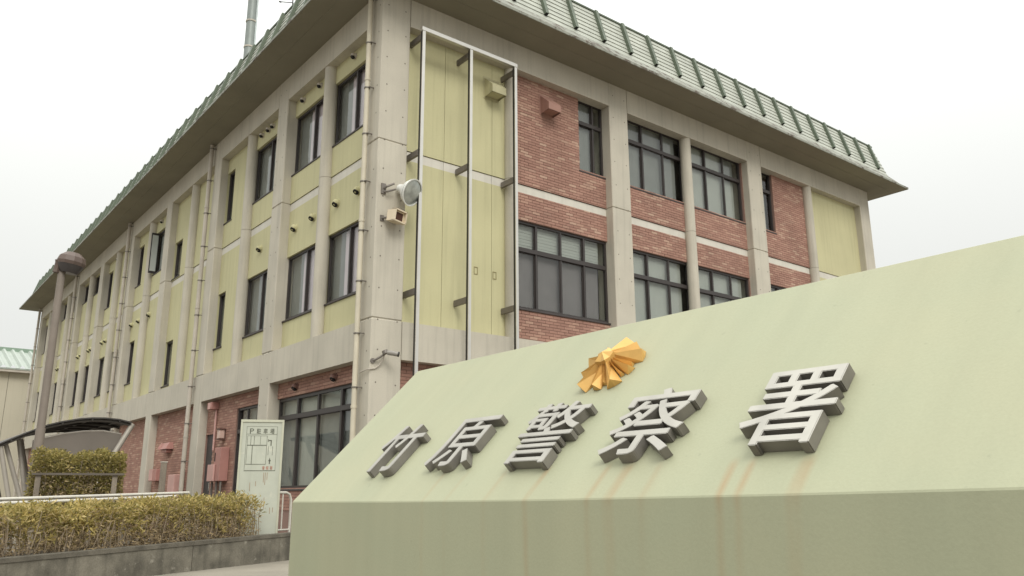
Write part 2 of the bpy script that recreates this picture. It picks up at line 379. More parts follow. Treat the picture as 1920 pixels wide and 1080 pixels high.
# left front
LZ = ((8.79, 10.36), (5.06, 6.64))
for z0, z1 in LZ:
    lw(.70, 2.60, z0, z1, [1.62], 0, [P, S]); lw(2.82, 4.80, z0, z1, [3.76], 0, [P, S])
    lw(5.42, 7.40, z0, z1, [6.42], 0, [G, S]); lw(8.98, 9.58, z0, z1, [], 0, [S])
lw(13.55, 14.37, 8.1, 9.36, [], 0, [D]); lw(13.6, 14.37, 4.48, 5.94, [], 0, [D])
def colk(k): return LC[k]
c = LC
lw(18.45, c[4][0], *LZ[0], [], 0, [S]); lw(18.45, c[4][0], *LZ[1], [], 0, [D])
lw(15.2, 16.85, *LZ[0], [16.0], 0, [G, G])
lw(23.15, c[5][0], *LZ[0], [], 0, [S]); lw(23.0, c[5][0], *LZ[1], [], 0, [S]); lw(20.1, 21.75, *LZ[1], [], 0, [D])
for k in (6, 7, 8):
    e = c[k][0]; mid = LM[k-1]
    lw(e-1.1, e, *((9.9, 10.75) if k < 8 else LZ[0]), [], 0, [D]); lw(c[k-1][1]+.5, mid-.1, *((9.9, 10.75) if k < 8 else LZ[0]), [], 0, [D])
    lw(e-.85, e, *LZ[1], [], 0, [D]); lw(c[k-1][1]+.7, mid-.1, *LZ[1], [], 0, [D])
# open casement on the second bay of small windows
m = MB(); fb(m, 'L', 16.70, 16.75, .02, .28, 8.82, 10.33); m.build('open_sash', FRAME, BLD)
m = MB(); fb(m, 'L', 16.695, 16.699, .05, .25, 8.9, 10.25); m.build('open_pane', mat('sky_lit_pane', (.55, .58, .54), .15, var=.03), BLD)  # opaque pane; the sky's reflection is put into its pale colour

# ---- infill panels
def panel(F, a, b, kind, wins, z0=Z1T, z1=ZTB+.05):
    """kind Y = yellow boards, B = brick; white band at the storey line"""
    hs = [h for h in wins if h[1] > a and h[0] < b]
    if kind == 'Y':
        m = MB(); js = []
        if F == 'R' and a < 1: js = [1.74, 3.05]
        cut = hs + [(j-.005, j+.005, 0, 20) for j in js]
        slab(m, F, a, b, ZJ+.012, z1, cut, .225, .30); m.build('wall_panel', YEL, BLD)
        m = MB(); slab(m, F, a, b, z0, 7.82, cut, .238, .30); m.build('wall_panel', YEL, BLD)
        m = MB(); slab(m, F, a, b, 7.822, ZJ-.002, cut, .245, .30); m.build('storey_band', BAND, BLD)
        if js:
            m = MB(); slab(m, F, a, b, z0, z1, [], .302, .312); m.build('joint_backing', CONC_DK, BLD)
    else:
        m = MB(); slab(m, F, a, b, ZJ+.012, z1, hs, .232, .30); slab(m, F, a, b, z0, 7.82, hs, .246, .30); o = m.build('brick_panel', MORT, BLD)
        m = MB(); slab(m, F, a, b, 7.822, ZJ-.002, hs, .252, .30); m.build('storey_band', BAND, BLD)
        lay(F, a, b, ZJ+.012, z1, hs, .221, .236, o); lay(F, a, b, z0, 7.82, hs, .235, .25, o)
BR = []      # every brick: (facade, u0, u1, d0, d1, z0, z1, panel)
PZ, PU, JT = .0695, .236, .0095
def lay(F, a, b, z0, z1, hs, d0, d1, o):
    k0 = int(math.floor(z0/PZ)); k = k0
    while k*PZ < z1:
        lo, hi = max(k*PZ, z0)+.0005, min(k*PZ+PZ-JT, z1)-.0005
        if hi-lo > .012:
            i = int(math.floor(a/PU))-1; sh = (k % 2)*PU/2
            while i*PU+sh < b:
                p, q = max(i*PU+sh, a+.001), min(i*PU+sh+PU-JT, b-.001)
                i += 1
                if q-p < .015: continue
                # clip against openings
                segs = [(p, q)]
                for h in hs:
                    if h[2] < hi and h[3] > lo:
                        ns = []
                        for s0, s1 in segs:
                            if h[1] <= s0 or h[0] >= s1: ns.append((s0, s1)); continue
                            if (lo+hi)/2 > h[3] or (lo+hi)/2 < h[2]: ns.append((s0, s1)); continue
                            if s0 < h[0]: ns.append((s0, h[0]-.002))
                            if s1 > h[1]: ns.append((h[1]+.002, s1))
                        segs = ns
                for s0, s1 in segs:
                    if s1-s0 > .015:
                        dj = random.uniform(-.0025, .0025); BR.append((F, s0, s1, d0+dj, d1, lo, hi, o))
        k += 1
panel('R', .68, 3.56, 'Y', RW); panel('R', 3.562, 6.70, 'B', RW); panel('R', 7.38, 12.6, 'B', RW)
panel('R', 13.3, 16.02, 'B', RW); panel('R', 16.022, 19.13, 'Y', RW)
for (a0, a1), (b0, b1) in zip(LC, LC[1:]): panel('L', a1, b0, 'Y', LW)
# ground floor infill
def brick_wall(F, a, b, z0, z1, hs, d=.24):
    m = MB(); slab(m, F, a, b, z0, z1, hs, d, .30); o = m.build('brick_panel', MORT, BLD); lay(F, a, b, max(z0, .7), z1, hs, d-.011, d+.004, o)
w1 = (.72, 4.80, 1.15, 3.19); door = (8.98, 9.56, .1, 2.65); entr = (5.42, 7.36, .1, 3.19)
window('L', *w1, [1.66, 2.74, 3.78], 2.73, [S, S, G, S], topkind=[G, G, G, G], d=.28, fw=.07, mw=.075)
brick_wall('L', .69, 4.8, .02, Z1B+.03, [w1]); brick_wall('L', 5.4, c[2][0], .02, Z1B+.03, [door, entr])
for k in range(2, 8): brick_wall('L', c[k][1], c[k+1][0], .02, Z1B+.03, [])
brick_wall('R', .68, 6.7, .02, Z1B+.03, [])
m = MB(); slab(m, 'R', 7.38, 12.6, .02, Z1B+.03, [], .24, .3); slab(m, 'R', 13.3, 19.13, .02, Z1B+.03, [], .24, .3); m.build('lower_wall', MORT, BLD)
# door leaf and glazed entrance
m = MB(); fb(m, 'L', door[0]+.004, door[1]-.004, .27, .31, .12, 2.646); dr = m.build('door', mat('door_grey', (.055, .05, .05), .5), BLD)
m = MB(); fb(m, 'L', 9.05, 9.08, .235, .268, 1.15, 1.35); m.build('handle', STEEL, dr)
window('L', *entr, [6.1, 6.72], 2.6, [D, S, D], d=.27, sill=False, label='glazed entrance with dark frame beside the parking board')
# pick the 300 bricks that show largest; the rest is one mass for each panel
def score(b):
    F, u0, u1, d0, d1, z0, z1, o = b
    p = fp(F, (u0+u1)/2, d0, (z0+z1)/2); v = p-CAM; n = fp(F, 0, -1, 0); dd = v.length
    x = 960+1532*v.dot(_r2)/v.dot(_f); y = 540-1532*v.dot(_u2)/v.dot(_f)
    if F == 'R' and (z0 < 4.3 or y > 696-.2252*(x-783)-4): return 0
    if F == 'L' and (z0 < 1.2): return 0
    return (u1-u0)*(z1-z0)*abs(v.normalized().dot(n))/dd**2
order = sorted(range(len(BR)), key=lambda i: -score(BR[i])); top = set(order[:300])
share = {}
for i in sorted(top):
    F, u0, u1, d0, d1, z0, z1, o = BR[i]; key = (F, round(u1-u0, 3), round(z1-z0, 3))
    if key not in share:
        q = MB(); h = (u1-u0)/2; hz = (z1-z0)/2; fb(q, F, -h, h, 0, .014, -hz, hz, .0022); share[key] = q.mesh('brick', BRICK)
    b = link('brick', share[key], o); b.location = fp(F, (u0+u1)/2, d0, (z0+z1)/2)
rest = {}
for i, b in enumerate(BR):
    if i in top: continue
    F, u0, u1, d0, d1, z0, z1, o = b
    q = rest.setdefault(o.name, (MB(), o))[0]
    fb(q, F, u0, u1, d0, d1, z0, z1)
for q, o in rest.values():
    s = q.build('brickwork', BRICK, o, recalc=False); s['kind'] = 'stuff'

# ---- roof
ov = 1.0
def ringpts(s, z):
    x0, x1, y0, y1 = -ov+s, XE+ov-s, -ov+s, YE+ov-s
    return [(x0, y0, z), (x1, y0, z), (x1, y1, z), (x0, y1, z)]
def strip(mb, prof, side):
    for (s0, z0), (s1, z1) in zip(prof, prof[1:]):
        a = ringpts(s0, z0); b = ringpts(s1, z1); i, j = side, (side+1) % 4
        mb.quad(a[i], a[j], b[j], b[i])
ROOF = MB(); ROOF.box(-.2, XE+.2, -.2, YE+.2, 12.9, 13.1); ROOF = ROOF.build('roof', ROOFG, BLD)
for side in range(4):
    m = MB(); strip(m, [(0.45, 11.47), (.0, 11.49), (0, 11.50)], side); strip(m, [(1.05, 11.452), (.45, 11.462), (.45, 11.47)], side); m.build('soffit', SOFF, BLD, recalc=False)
    m = MB(); strip(m, [(.0, 11.5), (-.012, 11.5), (-.012, 11.565), (.03, 11.565), (.03, 11.55), (.16, 11.70), (.40, 11.995), (.44, 12.03)], side); m.build('eave_flashing', APRON, ROOF, recalc=False)
S0, Z0, S1, ZR1 = .45, 12.03, .78, 13.17
NC = 8
for side in range(4):
    for k in range(NC):
        sa, za = S0+(S1-S0)*k/NC, Z0+(ZR1-Z0)*k/NC; sb, zb = S0+(S1-S0)*(k+1)/NC, Z0+(ZR1-Z0)*(k+1)/NC
        m = MB(); strip(m, [(sa+.004, za), (sa-.015, za-.004), (sa-.015, za+.006), (sb+.002, zb)], side); m.build('roof_board', ROOFG, ROOF, recalc=False)
    m = MB(); strip(m, [(S1+.0, ZR1-.012), (S1-.035, ZR1-.012), (S1-.035, ZR1+.03), (S1+.1, ZR1+.05), (S1+.6, ZR1-.05)], side); m.build('ridge_trim', ROOFR, ROOF, recalc=False)
sd = Vector((0, S1-S0, ZR1-Z0)).normalized()
def rib(F, u):
    m = MB(); n_ = Vector((0, -sd.z, sd.y)); c0 = Vector((0, -ov+S0, Z0))
    L = (Vector((0, S1-S0, ZR1-Z0))).length
    a = c0+sd*.13+n_*.045; b = c0+sd*(L-.02)+n_*.045; cc = (a+b)/2; h = (b-a).length/2
    def W(v): return Vector((v.x+u, v.y, v.z)) if F == 'R' else Vector((v.y, v.x+u, v.z))
    ax, ay, az = (Vector((1, 0, 0)), n_, sd) if F == 'R' else (Vector((0, 1, 0)), Vector((n_.y, 0, n_.z)), Vector((sd.y, 0, sd.z)))
    m.obox(W(cc), ax, ay, az, .048, .055, h); o = m.build('rib', ROOFR, ROOF)
    m = MB(); m.obox(W(a-sd*.004), ax, ay, az, .036, .042, .003); m.build('rib_end', DARK, ROOF)
x = 19.69
while x > -.3: rib('R', x); x -= .975
y = -.05
while y < YE+.2: rib('L', y); y += .975

# ---- downpipes and small vents
def downpipe(y, r, mt, z0=.1, n=11):
    m = MB(); m.tube([(-.11, y, z0), (-.11, y, 11.44)], r, 12)
    for z in (2.6, 6.3, 9.4): m.tube([(-.11, y, z), (-.11, y, z+.05)], r+.01, 12)
    p = m.build('downpipe', mt, BLD)
    for k in range(n):
        z = .9+1.04*k
        b = MB(); b.tube([(-.11, y, z), (-.11, y, z+.025)], r+.014, 12); b.box(-.10, .0, y-.10, y-.075, z, z+.02); b.box(-.115, -.095, y-.10, y, z, z+.02); b.build('pipe_clip', STEELD, p)
downpipe(.36, .052, CREAM)
for y in (c[2][0]+.66, c[4][0]+.45, c[6][0]+.42, 38.75): downpipe(y, .062, GREYP)
def vent_cap(F, u, z, d=.238, mt=YEL, r=.075):
    m = MB(); n_ = fp(F, 0, -1, 0)*1.0+Vector((0, 0, -.25))
    m.lathe(fp(F, u, d, z), fp(F, 0, -1, 0), [(0, r*1.1), (.02, r*1.1), (.021, r*.9), (.07, r*.88), (.10, r*.7), (.115, r*.3), (.118, 0)], 14)
    o = m.build('vent_cap', mt, BLD)
    k = MB(); k.lathe(fp(F, u, d-.062, z-r*.42), fp(F, 0, -.62, 0)+Vector((0, 0, -.78)), [(0, r*.8), (.036, r*.74), (.036, 0)], 12); k.build('vent_mouth', DARK, o)
for u in (4.39, 3.38, 2.18, 1.2, 6.55, 19.0, 18.05, 16.7, 23.6, 23.05, 28.2, 27.6, 26.05, 25.6, 33.0, 32.6): vent_cap('L', u, 7.3, r=.088)
for u in (4.31, 3.35, 1.62, 6.95, 6.5, 6.2, 16.2, 22.4): vent_cap('L', u, 10.66, d=.225, mt=GREYP, r=.065)
for u in (3.75, 1.85): vent_cap('L', u, 3.38, d=.229, mt=mat('brown_vent', (.2, .11, .09), .6), r=.08)
def hood(u, z, mt, w=.20, h=.46):
    m = MB(); d0, d1 = .222, -.10; t = z+h/2+.04; b = z-h/2
    A = [(u-w, d0, b), (u+w, d0, b), (u+w, d0, t), (u-w, d0, t)]; B = [(u-w, d1, b+.03), (u+w, d1, b+.03), (u+w, d1, z-.02), (u-w, d1, z-.02)]
    m.quad(B[0], B[1], B[2], B[3]); m.quad(B[3], B[2], A[2], A[3]); m.quad(A[0], B[0], B[3], A[3]); m.quad(B[1], A[1], A[2], B[2]); m.quad(A[3], A[2], A[1], A[0])
    m.quad((u-w+.03, d1+.03, b+.04), (u-w+.03, d0-.01, b+.04), (u+w-.03, d0-.01, b+.04), (u+w-.03, d1+.03, b+.04))
    o = m.build('vent_hood', mt, BLD, recalc=False)
    k = MB(); k.box(u-w-.03, u+w+.03, .212, .224, b-.02, t+.03); k.build('hood_flange', mt, o)
hood(3.02, 10.13, mat('yellow_hood', (.47, .44, .27), .6, var=.12, streak=.2))
hood(4.72, 10.22, mat('red_hood', (.34, .19, .15), .65, var=.1, streak=.1), w=.20)
# two old fixing plates on the yellow wall
for u, z in ((2.62, 5.72), (3.13, 5.69)):
    m = MB()
    fb(m, 'R', u-.05, u+.05, .228, .2375, z-.085, z-.07); fb(m, 'R', u-.05, u+.05, .228, .2375, z+.07, z+.085); fb(m, 'R', u-.05, u-.037, .228, .2375, z-.07, z+.07); fb(m, 'R', u+.037, u+.05, .228, .2375, z-.07, z+.07)
    m.build('fixing_plate', mat('old_plate', (.28, .24, .12), .8), BLD)

# ================================================================== things fixed to the building
# banner frame of steel channels
T = thing('banner_frame', 'tall stainless banner frame with three uprights standing off the yellow wall', 'frame', (2.07, -.28, 1.0))
for x in (.83, 2.07, 3.33):
    m = MB(); m.box(x-.035, x+.035, -.32, -.30, .9, 10.60); m.box(x+.025, x+.035, -.299, -.22, .9, 10.60); part(m, 'upright', STEEL, T)
    m = MB(); m.box(x-.035, x+.0249, -.2985, -.235, .9, 10.59); part(m, 'dark_side_strip', BLACKM, T)  # black strip behind the front plate, showing along the upright's side
m = MB(); m.box(.78, 3.38, -.325, -.23, 10.605, 10.70, .006); part(m, 'top_rail', STEEL, T)
for x in (.83, 2.07, 3.33):
    for z in (2.2, 4.9, 7.85, 10.5):
        m = MB(); m.box(x-.03, x+.03, -.219, .226, z-.065, z+.065, .004); part(m, 'bracket', STEELD, T)

# floodlight
fd = Vector((.34, -.84, -.42)).normalized(); fo = Vector((.60, -.36, 6.87))
T = thing('floodlight', 'white bell-shaped floodlight on the corner column', 'floodlight', (.2, 0, 6.9))
m = MB(); m.lathe(fo-fd*.36, fd, [(0, 0), (0, .08), (.03, .095), (.10, .10), (.17, .14), (.27, .23), (.35, .268), (.37, .28), (.385, .28), (.385, .258), (.372, .255)], 28); part(m, 'housing', WHITEP, T)
m = MB(); m.lathe(fo, fd, [(-.02, .27), (.006, .26), (.022, .18), (.030, .09), (.032, 0)], 28); part(m, 'lens', LENS, T)
m = MB(); m.box(.10, .20, -.03, -.001, 6.84, 7.06); m.tube([(.15, -.02, 6.95), (.18, -.10, 6.98), (.32, -.14, 7.06)], .022, 8); m.tube([(.15, -.02, 6.88), (.2, -.1, 6.88), (.36, -.13, 6.95)], .02, 8); part(m, 'bracket', STEELD, T)
# loudspeaker box
T = thing('speaker_box', 'small cream speaker box under the floodlight', 'speaker', (.3, 0, 6.35))
sxv = Vector((.93, .30, -.03)).normalized(); syv = Vector((.30, -.93, -.12)).normalized(); szv = sxv.cross(syv) * -1
if szv.z < 0: szv = -szv
m = MB(); co = Vector((.36, -.16, 6.36))
m.obox(co, sxv, syv, szv, .15, .09, .11)
part(m, 'case', BEIGEB, T)
m = MB(); m.obox(co+syv*.092, sxv, syv, szv, .105, .004, .075); part(m, 'mouth', mat('brown_mesh', (.07, .03, .018), .9), T)
m = MB()
for a, b, hx, hz in ((0, .115, .17, .012), (0, -.115, .17, .012), (.158, 0, .012, .125), (-.158, 0, .012, .125)): m.obox(co+syv*.10+sxv*a+szv*b, sxv, syv, szv, hx, .05, hz)
part(m, 'rim', BEIGEB, T)
m = MB(); m.tube([(.14, -.001, 6.33), (.17, -.07, 6.33), (.24, -.10, 6.34)], .025, 8); m.box(.10, .18, -.02, -.0015, 6.27, 6.39); part(m, 'mount', STEELD, T)
# cctv camera with its cable
T = thing('security_camera', 'small grey security camera with a drooping cable on the corner column', 'camera', (.2, 0, 3.6))
m = MB(); m.tube([(.26, -.20, 3.62), (.30, -.24, 3.615), (.41, -.33, 3.585)], [.045, .05, .045], 12); part(m, 'body', mat('camera_grey', (.30, .28, .25), .45), T)
m = MB(); m.tube([(.41, -.33, 3.585), (.425, -.343, 3.581)], .05, 12); part(m, 'hood', BLACKM, T)
m = MB(); m.tube([(.05, -.001, 3.47), (.09, -.05, 3.49), (.16, -.10, 3.54), (.24, -.17, 3.62)], .022, 8); m.tube([(.22, -.15, 3.66), (.24, -.17, 3.60)], .06, 10); m.lathe((.05, -.002, 3.47), (0, -1, 0), [(0, .05), (.02, .05), (.02, 0)], 12); part(m, 'arm', STEELD, T)
m = MB(); m.tube([(-.04, -.02, 3.30), (-.02, -.03, 3.31), (.03, -.02, 3.315), (.10, -.02, 3.33), (.17, -.04, 3.39), (.22, -.09, 3.48), (.23, -.13, 3.58)], .014, 8); m.tube([(-.05, .30, 3.27), (-.05, .12, 3.29), (-.04, -.02, 3.30)], .014, 8); part(m, 'cable', GREYP, T)

# ground-floor fittings on the left front
T = thing('alarm_box', 'small pink and red alarm box with a conduit running down the brick', 'alarm', (.2, 8.9, 3.3))
m = MB(); m.box(.02, .228, 8.72, 9.05, 3.28, 3.47, .008); part(m, 'case', REDB, T)
m = MB(); m.box(.012, .0185, 8.80, 8.97, 3.29, 3.46); part(m, 'front_plate', PINKB, T)
m = MB(); m.tube([(.19, 8.80, 3.28), (.19, 8.80, 2.2)], .028, 10); part(m, 'conduit', PINKB, T)
T = thing('wall_lantern', 'small square wall lantern on the brick beside the entrance', 'lamp', (.2, 8.15, 2.6))
m = MB(); m.box(.05, .225, 8.03, 8.28, 2.70, 2.73); m.box(.05, .225, 8.03, 8.28, 2.44, 2.47); m.box(.21, .226, 8.05, 8.26, 2.471, 2.699); part(m, 'bracket', mat('lantern_brown', (.13, .07, .055), .5), T)
m = MB(); m.box(.07, .205, 8.06, 8.25, 2.472, 2.698, .01); part(m, 'shade', mat('lantern_shade', (.55, .40, .34), .4), T)
T = thing('hydrant_cabinet', 'tall faded red cabinet with a dark slot standing on short legs', 'cabinet', (.0, 8.1, 1.1))
m = MB(); m.box(.0, .225, 7.66, 8.12, 1.38, 2.22, .01); part(m, 'case', REDB, T)
m = MB(); m.box(-.05, -.003, 7.98, 8.42, 1.38, 1.80, .006); m.box(.0, .22, 8.124, 8.42, 1.38, 1.80); part(m, 'side_box', PINKB, T)
m = MB(); m.box(-.006, -.0005, 8.02, 8.08, 1.88, 2.10); part(m, 'slot', DARK, T)
for yy in (7.72, 8.02, 8.36):
    m = MB(); m.tube([(.08, yy, 0), (.08, yy, 1.38)], .03, 8); part(m, 'leg', STEELD, T)
T = thing('meter_box', 'small red meter box low on the brick bay beside the column', 'box', (.1, 13.6, 1.5))
m = MB(); m.box(.02, .228, 13.25, 14.0, 1.47, 1.83, .01); part(m, 'case', REDB, T)
m = MB(); m.box(.012, .0185, 13.62, 13.98, 1.49, 1.81); part(m, 'front_plate', PINKB, T)
T = thing('gas_cabinet', 'squat salmon pink cabinet against the brick bay with a thin pipe', 'cabinet', (.1, 11.6, 1.2))
m = MB(); m.box(-.02, .228, 11.25, 11.85, 0.0, 1.62, .01); part(m, 'case', PINKB, T)
m = MB(); m.tube([(.17, 11.12, 0), (.17, 11.12, 1.75)], .03, 8); part(m, 'pipe', REDB, T)
T = thing('hose_hood', 'red gabled hood box high on the brick bay beside the column', 'box', (.1, 12.7, 2.4))
m = MB()
m.box(.06, .228, 12.55, 13.05, 2.30, 2.40, .005); m.quad((.0, 12.45, 2.40), (.0, 13.15, 2.40), (.12, 13.1, 2.60), (.12, 12.5, 2.60)); m.quad((.228, 12.5, 2.60), (.12, 12.5, 2.60), (.12, 13.1, 2.60), (.228, 13.1, 2.60)); m.quad((.0, 13.15, 2.40), (.228, 13.15, 2.40), (.228, 13.1, 2.60), (.12, 13.1, 2.60)); m.quad((.0, 12.45, 2.40), (.12, 12.5, 2.60), (.228, 12.5, 2.60), (.228, 12.45, 2.40))
part(m, 'case', REDB, T)
m = MB(); m.obox((.05, 13.135, 2.50), Vector((.52, 0, .85)).normalized(), Vector((0, 1, 0)), Vector((-.85, 0, .52)).normalized(), .11, .006, .045); part(m, 'side_plate', PINKB, T)

# roof mast and aerial
T = thing('radio_mast', 'thick grey tapering radio mast rising behind the roof', 'mast', (4.8, 22.0, 13.0))
m = MB(); m.tube([(4.8, 22., 13.0), (4.8, 22., 34.)], [.25, .21], 16); part(m, 'pole', MAST, T)
for z in (18, 19.6, 22, 23.4, 24.8):
    m = MB(); m.tube([(4.8, 22., z), (4.8, 22., z+.07)], .262, 16); part(m, 'collar', GREYP, T)
m = MB(); m.tube([(5.0, 21.82, 13.0), (4.97, 21.85, 34.)], .045, 8); part(m, 'cable', mat('pale_cable', (.5, .55, .55), .5), T)
T = thing('television_aerial', 'small dark aerial with a crossbar on the roof edge', 'aerial', (1.86, 9.6, 13.1))
m = MB(); m.tube([(1.86, 9.6, 13.0), (1.86, 9.6, 17.6)], .022, 8); part(m, 'pole', BLACKM, T)
m = MB(); m.tube([(1.87, 9.6, 16.86), (1.50, 9.78, 16.84)], .014, 6); m.tube([(1.50, 9.72, 16.80), (1.50, 9.84, 16.88)], .03, 6); m.tube([(1.9, 9.3, 17.4), (1.82, 9.9, 17.4)], .012, 6); part(m, 'crossbar', BLACKM, T)

# ================================================================== monument sign
SP = Vector((-5.19314, -8.58067, .9645)); SS = Vector((.70506, 0, .70915)); SN = Vector((-.70915, 0, .70506)); SU = Vector((0, -1, 0))
def sg(u, v, h=0.): return SP + SU*u + SS*v + SN*h
UE = 6.2
SIGN = thing('monument_sign', 'long pale green concrete monument with a sloping lettered face', 'sign', (-4.9, -10.6, 0))
def sign_material():
    m = bpy.data.materials.new('sign_paint'); m.use_nodes = True; t = m.node_tree; n = t.nodes; l = t.links.new
    p = n['Principled BSDF']; p.inputs['Roughness'].default_value = .6; p.inputs['Specular IOR Level'].default_value = .35
    g = n.new('ShaderNodeNewGeometry'); s = n.new('ShaderNodeSeparateXYZ'); l(g.outputs['Position'], s.inputs[0])
    # distance along the sign, 0..1 over 6.2 m
    mu = n.new('ShaderNodeMapRange'); l(s.outputs['Y'], mu.inputs['Value']); mu.inputs['From Min'].default_value = SP.y; mu.inputs['From Max'].default_value = SP.y-UE
    # wobble
    wb = n.new('ShaderNodeTexNoise'); wb.inputs['Scale'].default_value = 2.2; l(g.outputs['Position'], wb.inputs['Vector'])
    wm = n.new('ShaderNodeMapRange'); l(wb.outputs['Fac'], wm.inputs['Value']); wm.inputs['To Min'].default_value = -.004; wm.inputs['To Max'].default_value = .004
    wa = n.new('ShaderNodeMath'); l(mu.outputs[0], wa.inputs[0]); l(wm.outputs[0], wa.inputs[1])
    cr = n.new('ShaderNodeValToRGB'); cr.color_ramp.elements[0].color = (0, 0, 0, 1); cr.color_ramp.elements[1].color = (0, 0, 0, 1)
    for u, wd, a in ((1.50, .022, .35), (1.70, .02, .3), (2.02, .022, .75), (2.30, .028, .9), (2.66, .02, .7), (2.775, .032, .95), (2.94, .022, .7), (3.27, .024, .8), (3.345, .028, .75)):
        for k, q in ((-1, 0), (0, a), (1, 0)):
            e = cr.color_ramp.elements.new((u+wd*.72*k)/UE); e.color = (q, q, q, 1)
    e = cr.color_ramp.elements.new(3.525/UE); e.color = (0, 0, 0, 1); e = cr.color_ramp.elements.new(3.55/UE); e.color = (.85, .85, .85, 1); e = cr.color_ramp.elements.new(3.575/UE); e.color = (0, 0, 0, 1)
    l(wa.outputs[0], cr.inputs[0])
    # only below the letters: fades out upwards at the letters' feet, and slowly down the front
    f1 = n.new('ShaderNodeMapRange'); l(s.outputs['Z'], f1.inputs['Value']); f1.inputs['From Min'].default_value = SP.z+.16; f1.inputs['From Max'].default_value = SP.z+.13; f1.inputs['To Min'].default_value = 0; f1.inputs['To Max'].default_value = 1
    f2 = n.new('ShaderNodeMapRange'); l(s.outputs['Z'], f2.inputs['Value']); f2.inputs['From Min'].default_value = SP.z-.03; f2.inputs['From Max'].default_value = SP.z+.06; f2.inputs['To Min'].default_value = .36; f2.inputs['To Max'].default_value = 1.
    ma = n.new('ShaderNodeMath'); ma.operation = 'MULTIPLY'; l(f1.outputs[0], ma.inputs[0]); l(f2.outputs[0], ma.inputs[1])
    mp = n.new('ShaderNodeMapping'); mp.inputs['Scale'].default_value = (3, 14, 3); l(g.outputs['Position'], mp.inputs['Vector'])
    nz = n.new('ShaderNodeTexNoise'); nz.inputs['Scale'].default_value = 1.; nz.inputs['Detail'].default_value = 4; l(mp.outputs[0], nz.inputs['Vector'])
    nr = n.new('ShaderNodeMapRange'); l(nz.outputs['Fac'], nr.inputs['Value']); nr.inputs['From Min'].default_value = .15; nr.inputs['From Max'].default_value = .5
    mb = n.new('ShaderNodeMath'); mb.operation = 'MULTIPLY'; l(ma.outputs[0], mb.inputs[0]); l(nr.outputs[0], mb.inputs[1])
    mc = n.new('ShaderNodeMath'); mc.operation = 'MULTIPLY'; l(mb.outputs[0], mc.inputs[0]); l(cr.outputs[0], mc.inputs[1])
    md = n.new('ShaderNodeMath'); md.operation = 'MULTIPLY'; l(mc.outputs[0], md.inputs[0]); md.inputs[1].default_value = .95
    # paint with faint clouding and pale/green patches
    a = n.new('ShaderNodeTexNoise'); a.inputs['Scale'].default_value = 1.6; a.inputs['Detail'].default_value = 5; l(g.outputs['Position'], a.inputs['Vector'])
    ar = n.new('ShaderNodeValToRGB'); ar.color_ramp.elements[0].position = .35; ar.color_ramp.elements[0].color = (.352, .363, .246, 1); ar.color_ramp.elements[1].position = .65; ar.color_ramp.elements[1].color = (.368, .368, .246, 1); l(a.outputs['Fac'], ar.inputs[0])
    v = n.new('ShaderNodeMapping'); v.inputs['Scale'].default_value = (1.2, 5, .35); l(g.outputs['Position'], v.inputs['Vector'])
    vn = n.new('ShaderNodeTexNoise'); vn.inputs['Scale'].default_value = 1.3; vn.inputs['Detail'].default_value = 5; l(v.outputs[0], vn.inputs['Vector'])
    vr = n.new('ShaderNodeMapRange'); l(vn.outputs['Fac'], vr.inputs['Value']); vr.inputs['From Min'].default_value = .35; vr.inputs['From Max'].default_value = .7; vr.inputs['To Min'].default_value = 1.02; vr.inputs['To Max'].default_value = .965
    fs = n.new('ShaderNodeTexNoise'); fs.inputs['Scale'].default_value = 90; fs.inputs['Detail'].default_value = 3; l(g.outputs['Position'], fs.inputs['Vector'])
    fr = n.new('ShaderNodeMapRange'); l(fs.outputs['Fac'], fr.inputs['Value']); fr.inputs['To Min'].default_value = .95; fr.inputs['To Max'].default_value = 1.05
    fm = n.new('ShaderNodeMath'); fm.operation = 'MULTIPLY'; l(vr.outputs[0], fm.inputs[0]); l(fr.outputs[0], fm.inputs[1])
    sc = n.new('ShaderNodeVectorMath'); sc.operation = 'SCALE'; l(ar.outputs[0], sc.inputs[0]); l(fm.outputs[0], sc.inputs['Scale'])
    # small specks
    vo = n.new('ShaderNodeTexNoise'); vo.inputs['Scale'].default_value = 24; vo.inputs['Detail'].default_value = 2; l(g.outputs['Position'], vo.inputs['Vector'])
    vm = n.new('ShaderNodeMapRange'); l(vo.outputs['Fac'], vm.inputs['Value']); vm.inputs['From Min'].default_value = .73; vm.inputs['From Max'].default_value = .78; vm.inputs['To Max'].default_value = .35
    x0 = n.new('ShaderNodeMix'); x0.data_type = 'RGBA'; l(vm.outputs[0], x0.inputs['Factor']); l(sc.outputs[0], x0.inputs['A']); x0.inputs['B'].default_value = (.26, .27, .19, 1)
    mx = n.new('ShaderNodeMix'); mx.data_type = 'RGBA'; l(md.outputs[0], mx.inputs['Factor']); l(x0.outputs['Result'], mx.inputs['A']); mx.inputs['B'].default_value = (.35, .235, .125, 1)
    l(mx.outputs['Result'], p.inputs['Base Color'])
    b = n.new('ShaderNodeBump'); b.inputs['Strength'].default_value = .12; b.inputs['Distance'].default_value = .004; l(fs.outputs['Fac'], b.inputs['Height']); l(b.outputs[0], p.inputs['Normal'])
    return m
